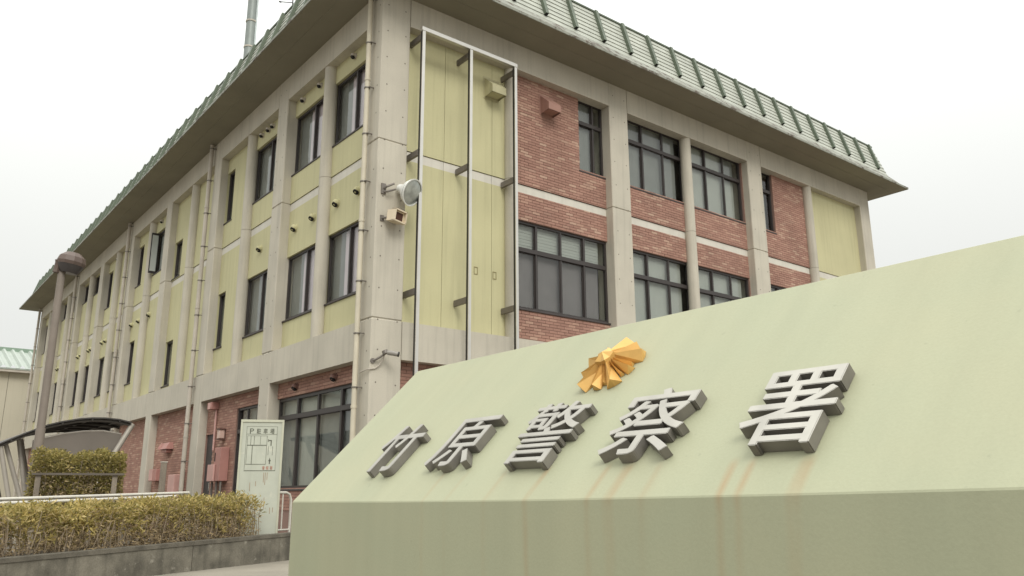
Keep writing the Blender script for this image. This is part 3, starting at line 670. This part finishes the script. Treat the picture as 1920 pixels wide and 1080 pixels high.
def sign_body():
    bm = bmesh.new(); rows = []
    for u, v in ((0, 0), (1.2, .006), (2.35, .02), (3.5, .045), (4.2, .064), (UE, .11)):
        e = sg(u, v); t = sg(u, 1.2795+.019*u/4.2); bx = t.x+.45
        rows.append([bm.verts.new(q) for q in (Vector((e.x, e.y, 0)), e, t, Vector((bx, t.y, t.z+.01)), Vector((bx, t.y, 0)))])
    for r0, r1 in zip(rows, rows[1:]):
        for k in range(4): bm.faces.new((r0[k], r0[k+1], r1[k+1], r1[k]))
    bm.faces.new(rows[0][::-1]); bm.faces.new(rows[-1])
    bmesh.ops.recalc_face_normals(bm, faces=bm.faces[:])
    ed = [e for e in bm.edges if e.calc_face_angle(0) > .3]
    bmesh.ops.bevel(bm, geom=ed, offset=.004, segments=1, affect='EDGES')
    me = bpy.data.meshes.new('sign_body'); bm.to_mesh(me); bm.free(); me.materials.append(sign_material())
    return local(link('sign_body', me), SIGN)
sign_body()
# raised letters (font outlines turned into mesh)
def glyph(ch, off=0.):
    cu = bpy.data.curves.new('glyph', 'FONT'); cu.body = ch; cu.size = 1.; cu.fill_mode = 'BOTH'; cu.resolution_u = 4
    cu.offset = off; cu.extrude = .5
    ob = bpy.data.objects.new('glyph', cu); COL.objects.link(ob); bpy.context.view_layer.update()
    me = bpy.data.meshes.new_from_object(ob.evaluated_get(bpy.context.evaluated_depsgraph_get()))
    bpy.data.objects.remove(ob); bpy.data.curves.remove(cu)
    return me
def put_glyph(me, name, m, parent, box, frame, depth, base=0., bold=0., returns=None):
    """fit the outline into box (u0,u1,v0,v1); frame(u,v,h) -> world; bold = stroke gain in metres"""
    xs = [q.co.x for q in me.vertices]; ys = [q.co.y for q in me.vertices]
    x0, x1, y0, y1 = min(xs), max(xs), min(ys), max(ys)
    out = MB(); sh = [(0, 0)] if not bold else [(0, 0), (-1, 0), (1, 0), (0, -.7), (0, .7)]
    for k, (du, dv) in enumerate(sh):
        i = len(out.v)
        for q in me.vertices:
            u = box[0]+bold+(q.co.x-x0)/(x1-x0)*(box[1]-box[0]-2*bold)+du*bold; v = box[2]+bold*.7+(q.co.y-y0)/(y1-y0)*(box[3]-box[2]-1.4*bold)+dv*bold
            out.v.append(tuple(frame(u, v, base+(q.co.z+.5)*(depth-.0004*k))))
        out.f += [tuple(i+a for a in p.vertices) for p in me.polygons]
    o = out.mesh(name, m); bpy.data.meshes.remove(me)
    bm = bmesh.new(); bm.from_mesh(o); bmesh.ops.recalc_face_normals(bm, faces=bm.faces[:]); bm.to_mesh(o); bm.free()
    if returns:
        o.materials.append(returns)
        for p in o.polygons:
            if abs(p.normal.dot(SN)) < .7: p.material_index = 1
    return local(link(name, o), parent)
for ch, bx in (('竹', (.672, 1.06, .188, .575)), ('原', (1.325, 1.70, .204, .568)), ('警', (1.968, 2.362, .194, .602)), ('察', (2.60, 2.985, .214, .606)), ('署', (3.252, 3.60, .222, .612))):
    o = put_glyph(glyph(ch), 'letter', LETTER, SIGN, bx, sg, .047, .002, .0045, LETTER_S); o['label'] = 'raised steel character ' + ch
# gold emblem: rays with a ridge, long ones between groups of short ones
EC = (2.238, .888); ER = .19
EMB = thing('emblem', '', ''); del EMB['category']; EMB['label'] = 'gold many-rayed star emblem'; EMB.location = sg(*EC); local(EMB, SIGN)
def em(r, a, h): return sg(EC[0]+r*math.cos(a), EC[1]+r*math.sin(a), h)
def gold(mb, name):
    o = mb.build(name, GOLD, None, recalc=False); o.parent = EMB; o.matrix_parent_inverse = Matrix.Translation(EMB.matrix_basis.translation).inverted(); return o
def ray_(a, ln, half, h0, h1, v0, v1, r0=.040):
    """one ray: a ridge falling outwards between two valleys, cut square at the tip"""
    m = MB(); q = half*1.06; k = math.cos(half)
    R0, R1 = em(r0, a, h0), em(ln, a, h1); A0, B0 = em(r0, a+q, v0), em(r0, a-q, v0); A1, B1 = em(ln*.97, a+q, v1), em(ln*.97, a-q, v1)
    A2, B2 = em(ln*.955, a+q, .001), em(ln*.955, a-q, .001); M2 = em(ln*.97, a, .001)
    m.quad(A0, R0, R1, A1); m.quad(R0, B0, B1, R1); m.quad(A1, R1, M2, A2); m.quad(R1, B1, B2, M2)
    m.quad(em(r0, a+q, .001), A0, A1, A2); m.quad(B0, em(r0, a-q, .001), B2, B1)
    gold(m, 'ray')
for k in range(5):
    a0 = R(90+72*k)
    ray_(a0, ER, R(12.), .080, .048, .038, .004)
    for da, ln, hf, h1 in ((-36., .168, 8.2, .044), (-20.2, .142, 4.6, .028), (20.2, .142, 4.6, .028)):
        ray_(a0+R(da), ln, R(hf), .070, h1, .036, .003)
m = MB(); a5 = [R(90+72*k) for k in range(5)]
for k in range(5):
    p, q = a5[k], a5[(k+1) % 5]; mid = (p+R(36))
    m.quad(em(.056, p, .088), em(.043, mid, .080), em(0, 0, .108)); m.quad(em(.043, mid, .080), em(.056, q, .088), em(0, 0, .108))
    m.quad(em(.056, p, .03), em(.043, mid, .03), em(.043, mid, .080), em(.056, p, .088)); m.quad(em(.043, mid, .03), em(.056, q, .03), em(.056, q, .088), em(.043, mid, .080))
gold(m, 'boss')

# ================================================================== planter, hedges, rails
WA, WB = Vector((-4.09, -1.90, 0)), Vector((-2.02, -.81, 0)); WD = (WB-WA).normalized(); WN = Vector((-WD.y, WD.x, 0))
def wl(t, off, z): return WA + WD*t + WN*off + Vector((0, 0, z))
def wtop(t): return .385+.013*(t+0)
PL = thing('planter_wall', 'low stained grey concrete planter wall in long blocks below the hedge', 'wall', tuple(wl(0, 0, 0)))
for t0, t1 in ((-6.2, -3.6), (-3.6, .66), (.66, 3.6)):
    m = MB(); e = .006
    a = [wl(t0+e, 0, 0), wl(t1-e, 0, 0), wl(t1-e, .17, 0), wl(t0+e, .17, 0)]
    b = [wl(t0+e, 0, wtop(t0)-.05), wl(t1-e, 0, wtop(t1)-.05), wl(t1-e, .17, wtop(t1)-.05), wl(t0+e, .17, wtop(t0)-.05)]
    for i in range(4): m.quad(a[i], a[(i+1) % 4], b[(i+1) % 4], b[i])
    m.quad(*a[::-1]); m.quad(*b); part(m, 'wall_block', WALLC, PL)
    m = MB()
    a = [wl(t0+e*.6, -.012, wtop(t0)-.048), wl(t1-e*.6, -.012, wtop(t1)-.048), wl(t1-e*.6, .19, wtop(t1)-.048), wl(t0+e*.6, .19, wtop(t0)-.048)]
    b = [p+Vector((0, 0, .05)) for p in a]
    for i in range(4): m.quad(a[i], a[(i+1) % 4], b[(i+1) % 4], b[i])
    m.quad(*a[::-1]); m.quad(*b); part(m, 'coping', mat('coping', (.125, .112, .088), .95, var=.35, scale=5., fine=.15, bump=.3), PL)
m = MB(); a = [wl(-6.2, .19, .33), wl(3.6, .19, .36), wl(3.6, 1.2, .36), wl(-6.2, 1.2, .33)]; b = [p-Vector((0, 0, .33)) for p in a]; m.quad(*a)
for i in range(4): m.quad(b[i], b[(i+1) % 4], a[(i+1) % 4], a[i])
o = m.build('planting_soil', SOIL); o['kind'] = 'structure'
m = MB(); m.quad(wl(-7, -2.6, .004), wl(4.2, -2.6, .004), wl(4.2, -.001, .004), wl(-7, -.001, .004))
o = m.build('pavement', mat('pale_paving', (.285, .258, .21), .9, var=.15, scale=1.2, fine=.1, bump=.15), recalc=False); o['kind'] = 'structure'

def leaves(mb, n, fn, ln=(.035, .075), wd=(.006, .011), up=.5):
    rnd = random.random
    for _ in range(n):
        p = fn()
        if p is None: continue
        a = rnd()*2*math.pi; d = Vector((math.cos(a)*.75, math.sin(a)*.75, random.gauss(up, .55))).normalized()
        s = d.cross(Vector((rnd()-.5, rnd()-.5, rnd()-.5))).normalized()
        L = random.uniform(*ln); w_ = random.uniform(*wd); dr = Vector((0, 0, -L*.18))
        mb.quad(p, p+d*L*.45+s*w_, p+d*L+dr, p+d*L*.45-s*w_)
def hedge_top(t, off):
    base = .87+.052*(t+1.9)/1.9 if t < 0 else .925+.03*t
    end = max(0., (t-2.15)/.35); base -= .16*end*end
    return base + .035*math.sin(t*7.3)+.03*math.sin(t*17.1+off*9)+.02*math.sin(t*31)
HG = thing('hedge', 'low clipped hedge of yellowing leaves along the planter wall', 'hedge', tuple(wl(0, .45, .33)))
TE = 2.28
def hp(front):
    t = random.uniform(-5.9, TE); zt = hedge_top(t, 0)
    if t > TE-.3 and random.random() < (t-TE+.3)/.3*.55: return None
    q = random.random()**.45
    z = .40+(zt-.40)*q
    off = .20+.06*math.sin(t*9+z*11)+abs(random.gauss(0, .11)) if random.random() < front else random.uniform(.22, .80)
    if z > zt-.1: off = random.uniform(.2, .82)
    bare = .5+.5*math.sin(t*2.3+.9)*math.sin(t*5.1)            # thin, twiggy stretches
    if z < zt-.16 and random.random() < .05+.6*bare: return None
    return wl(t, off, z)
m = MB(); leaves(m, 26000, lambda: hp(.7), (.045, .11), (.007, .015), .7); part(m, 'foliage', LEAF, HG)
def hd():
    t = random.uniform(-5.9, TE); z = .37+abs(random.gauss(0, .24)); zt = hedge_top(t, 0)
    if z > zt-.02: return None
    patch = math.sin(t*1.9+.6)+.6*math.sin(t*4.7)
    if patch < random.uniform(-2.2, .9): return None
    return wl(t, random.uniform(.15, .42), z)
m = MB(); leaves(m, 24000, hd, (.035, .085), (.004, .008), .2); part(m, 'dry_leaves', LEAFD, HG)
m = MB()
for _ in range(420):
    t = random.uniform(-5.9, TE-.05); off = .2+.5*random.random()**1.8; zt = hedge_top(t, 0)-random.uniform(.02, .25)
    p0 = wl(t, off, .34); p2 = wl(t+random.gauss(0, .05), off+random.gauss(0, .06), zt); p1 = (p0+p2)/2+Vector((random.gauss(0, .02), random.gauss(0, .02), 0))
    m.tube([p0, p1, p2], [.007, .006, .003], 4, False)
part(m, 'stems', TWIG, HG)
# ramp rails
def ramp_rail(off, z0, z1, label, t1=1.75):
    T = thing('ramp_handrail', label, 'handrail', tuple(wl(0, off, .3)), group='ramp handrails')
    m = MB(); m.tube([wl(-6.3, off, z0-.012), wl(t1, off, z1)], .022, 10); part(m, 'rail', mat('pale_rail', (.62, .59, .52), .45, .1, var=.06), T)
    for t in (-5.4, -3.6, -1.8, 0., 1.6):
        m = MB(); zz = z0+(z1-z0)*(t+6.3)/(t1+6.3); m.tube([wl(t, off, 0), wl(t, off, zz-.02)], .018, 8); part(m, 'post', STEEL, T)
ramp_rail(1.25, .865, 1.06, 'pale ramp handrail farther from the hedge, upper of the two lines')
ramp_rail(.95, .815, 1.005, 'pale ramp handrail right behind the hedge, lower of the two lines', 1.2)

# wooden post behind the rails
T = thing('wooden_post', 'weathered grey wooden post standing behind the handrails before the brick', 'post', (-3.08, 1.63, 0))
m = MB(); m.box(-3.08-.045, -3.08+.045, 1.59, 1.68, 0, 1.58, .012); part(m, 'shaft', WOODG, T)
m = MB(); m.box(-3.08-.05, -3.08+.05, 1.585, 1.685, 1.581, 1.60); part(m, 'cap', GREYP, T)

# trellis hedge
TA, TB = Vector((-5.36, -.02, 0)), Vector((-4.20, -.28, 0)); TD = (TB-TA).normalized(); TN = Vector((-TD.y, TD.x, 0)); TL = (TB-TA).length
def tl(t, off, z): return TA+TD*t+TN*off+Vector((0, 0, z))
T = thing('trellis', 'weathered wooden trellis with one crossbar in front of the square hedge', 'trellis', tuple(tl(.5, -.05, 0)))
for t in (.10, TL-.10):
    m = MB(); m.obox(tl(t, .0, .66), TD, TN, Vector((0, 0, 1)), .035, .035, .66); part(m, 'post', WOODG, T)
m = MB(); m.obox(tl(TL/2+.02, -.055, 1.325), TD, TN, Vector((0, 0, 1)), TL/2+.0, .014, .015); part(m, 'crossbar', mat('dark_wood', (.13, .11, .09), .9, var=.2), T)
T = thing('square_hedge', 'dense square block of green hedge behind the wooden trellis', 'hedge', tuple(tl(.55, .3, 0)))
def tp():
    t = random.uniform(-.02, TL+.02); zt = 1.655+.03*math.sin(t*9)+.02*math.sin(t*23)
    z = zt*random.random()**.55; off = .02+abs(random.gauss(0, .12)) if random.random() < .75 else random.uniform(0, .6)
    if z > zt-.1: off = random.uniform(0, .6)
    return tl(t, off+.03*math.sin(t*13+z*9), z)
m = MB(); leaves(m, 15000, tp, (.035, .075), (.008, .014)); part(m, 'foliage', LEAFG, T)
def tp2():
    t = random.uniform(0, TL); return tl(t, random.uniform(-.03, .25), abs(random.gauss(.6, .42)) % 1.5)
m = MB(); leaves(m, 9000, tp2, (.03, .07), (.006, .011), -.1); part(m, 'dry_leaves', LEAFD, T)
m = MB()
for _ in range(120):
    t = random.uniform(0, TL); off = random.uniform(.04, .5); m.tube([tl(t, off, 0), tl(t+random.gauss(0, .05), off, random.uniform(.9, 1.6))], [.009, .004], 4, False)
part(m, 'stems', TWIG, T)

# street lamp
LP = Vector((-5.24, .43, 0))
T = thing('street_lamp', 'brown street lamp with a wide faceted head left of the building', 'street lamp', tuple(LP))
m = MB(); m.tube([LP, LP+Vector((0, 0, 2.0))], .066, 16); part(m, 'sleeve', POLE, T)
m = MB(); m.tube([LP+Vector((0, 0, 1.95)), LP+Vector((0, 0, 4.46))], [.058, .054], 16); part(m, 'pole', POLE, T)
hc = LP+Vector((.09, -.02, 4.44))
m = MB(); m.lathe(hc, (.12, -.1, 1), [(.10, .20), (.15, .212), (.23, .19), (.30, .105), (.31, 0)], 10)
for i in list(m.sm): m.sm.discard(i)
part(m, 'hood', LAMPB, T)
m = MB(); m.lathe(hc, (.12, -.1, 1), [(-.03, 0), (-.03, .13), (.02, .16), (.10, .197)], 10); part(m, 'diffuser', LAMPD, T)
m = MB(); m.tube([LP+Vector((-.08, 0, 4.40)), LP+Vector((-.06, 0, 4.56)), hc+Vector((-.16, 0, .17))], .05, 8); part(m, 'arm', LAMPB, T)

# bicycle shelter
T = thing('bicycle_shelter', 'bicycle shelter with a dark arched roof on slanting grey tubes', 'shelter', (-3.6, 8.0, 0))
prof = [(-2.36, 2.70), (-2.62, 2.755), (-2.92, 2.775), (-3.2, 2.765), (-3.47, 2.73), (-3.8, 2.655), (-4.09, 2.565), (-4.31, 2.46), (-4.53, 2.35), (-4.74, 2.24), (-4.94, 2.13), (-5.2, 1.97), (-5.42, 1.82)]
Y0, Y1 = 7.0, 11.5
m = MB()
for (xa, za), (xb, zb) in zip(prof, prof[1:]):
    for y0_, y1_ in ((Y0, Y1),):
        m.quad((xa, y0_, za), (xb, y0_, zb), (xb, y1_, zb), (xa, y1_, za)); m.quad((xa, y0_, za-.03), (xa, y1_, za-.03), (xb, y1_, zb-.03), (xb, y0_, zb-.03)); m.quad((xa, y0_, za-.03), (xb, y0_, zb-.03), (xb, y0_, zb), (xa, y0_, za))
part(m, 'roof', SHEET, T)
for yy in (Y0+.12, Y0+1.1, Y0+2.1, Y0+3.1, Y0+4.1):
    m = MB(); m.tube([(x_, yy, z_-.065) for x_, z_ in prof], .032, 8); part(m, 'arch_tube', SHEET if yy > Y0+.2 else mat('shelter_edge', (.13, .12, .11), .4), T)
for k in range(1, 12, 2):
    xa, za = prof[k]; m = MB(); m.tube([(xa, Y0+.02, za-.05), (xa, Y1, za-.05)], .022, 6); part(m, 'purlin', SHEET, T)
for yy in (Y0+.12, Y0+2.1, Y0+4.1):
    m = MB(); m.tube([(-2.31, yy, 2.66), (-2.66, yy, 1.93), (-3.45, yy, 0)], .062, 10); part(m, 'leg', TUBE, T)
for (xa, za, xb, zb, yy) in ((-4.91, 2.06, -4.36, 0, Y0+.12), (-4.79, 2.12, -4.02, 0, Y0+.35), (-4.52, 2.24, -4.02, 0, Y0+.6), (-4.4, 2.3, -3.8, 0, Y0+1.2), (-4.8, 2.1, -4.2, 0, Y0+2.6)):
    m = MB(); m.tube([(xa, yy, za), (xb, yy, zb)], .048, 10); part(m, 'leg', TUBE, T)
m = MB(); pts = [(-2.50, 2.42), (-2.9, 2.475), (-3.3, 2.45), (-3.7, 2.38), (-4.1, 2.27), (-4.3, 2.19)]
for (xa, za), (xb, zb) in zip(pts, pts[1:]): m.quad((xa, 7.25, za), (xb, 7.25, zb), (xb, 7.25, .3), (xa, 7.25, .3)); m.quad((xa, 7.27, .3), (xb, 7.27, .3), (xb, 7.27, zb), (xa, 7.27, za))
part(m, 'screen', SCREEN, T)
m = MB(); m.tube([(x_, 7.26, z_+.01) for x_, z_ in pts], .022, 8); part(m, 'screen_trim', TUBE, T)

# parking board
PB = Vector((-2.07, -.18, 0)); vd = (PB-CAM); vd.z = 0; vd.normalize(); bx_ = Vector((vd.y, -vd.x, 0)); ang = R(-4)
bx_ = Vector((bx_.x*math.cos(ang)-bx_.y*math.sin(ang), bx_.x*math.sin(ang)+bx_.y*math.cos(ang), 0)); bn_ = Vector((bx_.y, -bx_.x, 0))
T = thing('parking_board', 'pale green parking direction board standing behind the planter wall', 'sign board', tuple(PB))
def pb(u, v, h=0.): return PB+bx_*u+bn_*h+Vector((0, 0, v))
BW, BT, BBm = .345, 2.225, .34
UPZ = Vector((0, 0, 1))
m = MB(); m.obox(pb(0, (BT+BBm)/2, -.03), bx_, bn_, UPZ, BW-.03, .03, (BT-BBm)/2-.02); part(m, 'panel', BOARD, T)
m = MB()
m.obox(pb(-BW+.014, (BT+BBm)/2, -.025), bx_, bn_, UPZ, .016, .04, (BT-BBm)/2); m.obox(pb(BW-.014, (BT+BBm)/2, -.025), bx_, bn_, UPZ, .016, .04, (BT-BBm)/2); m.obox(pb(0, BT+.0, -.025), bx_, bn_, UPZ, BW+.002, .041, .02); part(m, 'frame', BOARDF, T)
m = MB()
def ln_(u0, u1, v0, v1): m.obox(pb((u0+u1)/2, (v0+v1)/2, .0015), bx_, bn_, UPZ, abs(u1-u0)/2, .0012, abs(v1-v0)/2)
k = 1/771.*.88                                     # board print, measured in fractions of the face
def U(x): return -.245+(x-120)*(.49/460.)
def V(y): return BT-.04-(y-60)*(.00114)
for (x0, y0, x1, y1) in ((120, 105, 580, 108), (120, 215, 580, 220), (118, 735, 580, 745), (116, 105, 121, 745), (576, 105, 581, 745), (140, 240, 430, 244), (140, 372, 430, 384), (130, 645, 430, 653), (135, 240, 140, 650), (428, 240, 434, 650), (185, 240, 192, 375), (236, 240, 243, 375), (330, 245, 335, 372), (212, 384, 222, 645), (456, 390, 462, 520), (520, 390, 526, 520)): ln_(U(x0), U(x1), V(y1), V(y0))
for (x0, y0, x1, y1) in ((488, 300, 504, 385), (455, 300, 488, 316), (447, 290, 458, 328), (480, 575, 498, 645), (472, 590, 506, 606), (484, 558, 494, 575)): ln_(U(x0), U(x1), V(y1), V(y0))
part(m, 'map_lines', PRINT, T)
for ch, x0, x1, y0, y1, mt in (('P', 165, 225, 135, 212, PRINT), ('駐', 268, 332, 135, 212, PRINT), ('車', 368, 434, 135, 212, PRINT), ('場', 470, 536, 135, 212, PRINT), ('警', 385, 425, 675, 728, PRINTR), ('察', 440, 482, 675, 728, PRINTR), ('署', 498, 540, 675, 728, PRINTR)):
    put_glyph(glyph(ch), 'lettering', mt, T, (U(x0), U(x1), V(y1), V(y0)), pb, .0016, .0008, .0018)
for u, v0, v1 in ((.07, 1.22, 1.38), (.095, 1.18, 1.38), (.125, 1.26, 1.38), (-.14, 1.08, 1.22), (-.05, 1.16, 1.24), (.10, .80, .98), (.2, .72, .82), (.245, .74, .82)):
    m = MB(); m.obox(pb(u, (v0+v1)/2, .0012), bx_, bn_, UPZ, .004, .0008, (v1-v0)/2); part(m, 'rust_run', RUST, T)

# hooped barrier at the end of the ramp
T = thing('hoop_barrier', 'short white tubular barrier between the parking board and the monument', 'barrier', (-1.4, .2, 0))
bd = WD
b0 = Vector((-1.85, .02, .36)); pts = [b0, b0+Vector((0, 0, .58)), b0+bd*.05+Vector((0, 0, .67)), b0+bd*.14+Vector((0, 0, .70)), b0+bd*.52+Vector((0, 0, .70)), b0+bd*.61+Vector((0, 0, .67)), b0+bd*.66+Vector((0, 0, .58)), b0+bd*.66]
m = MB(); m.tube(pts, .022, 10); m.tube([b0+Vector((0, 0, .08)), b0+bd*.66+Vector((0, 0, .08))], .014, 8); part(m, 'hoop', MATS['pale_rail'], T)
for q in (.22, .44):
    m = MB(); m.tube([b0+bd*q+Vector((0, 0, .08)), b0+bd*q+Vector((0, 0, .70))], .012, 8); part(m, 'bar', MATS['pale_rail'], T)

# neighbouring building far left
T = thing('neighbour_building', 'cream neighbouring building with a pale green corrugated roof', 'building', (-6, 52, 0))
xs = [-22+1.55*k for k in range(17)]
for a, b in zip(xs, xs[1:]):
    m = MB(); m.box(a+.012, b-.012, 46, 46.3, 0, 8.62); part(m, 'siding_board', NWALL, T)
m = MB(); m.box(-21.9, 4.3, 46.05, 58, 0, 8.6); part(m, 'wall', mat('siding_joint', (.12, .11, .09), .9), T)
m = MB(); m.box(-22.2, 4.6, 45.55, 46.1, 8.62, 8.78); part(m, 'gutter', GREYP, T)
m = MB(); x = -22.2
P0, P1_ = (45.5, 8.86), (51.2, 10.75)
while x < 4.5:
    pr = [(x, 0), (x+.10, .15), (x+.22, .15), (x+.32, 0), (x+.52, 0)]
    for (xa, ha), (xb, hb) in zip(pr, pr[1:]): m.quad((xa, P0[0], P0[1]+ha), (xb, P0[0], P0[1]+hb), (xb, P1_[0], P1_[1]+hb), (xa, P1_[0], P1_[1]+ha))
    m.quad((x, P0[0]+.02, P0[1]-.09), (x+.52, P0[0]+.02, P0[1]-.09), (x+.52, P0[0]+.02, P0[1]), (x, P0[0]+.02, P0[1]))
    x += .52
part(m, 'roof', NROOF, T)
m = MB(); m.box(-22.2, 4.6, 51.1, 51.4, 10.7, 10.98); part(m, 'ridge_cap', mat('ridge_green', (.22, .30, .23), .5), T)
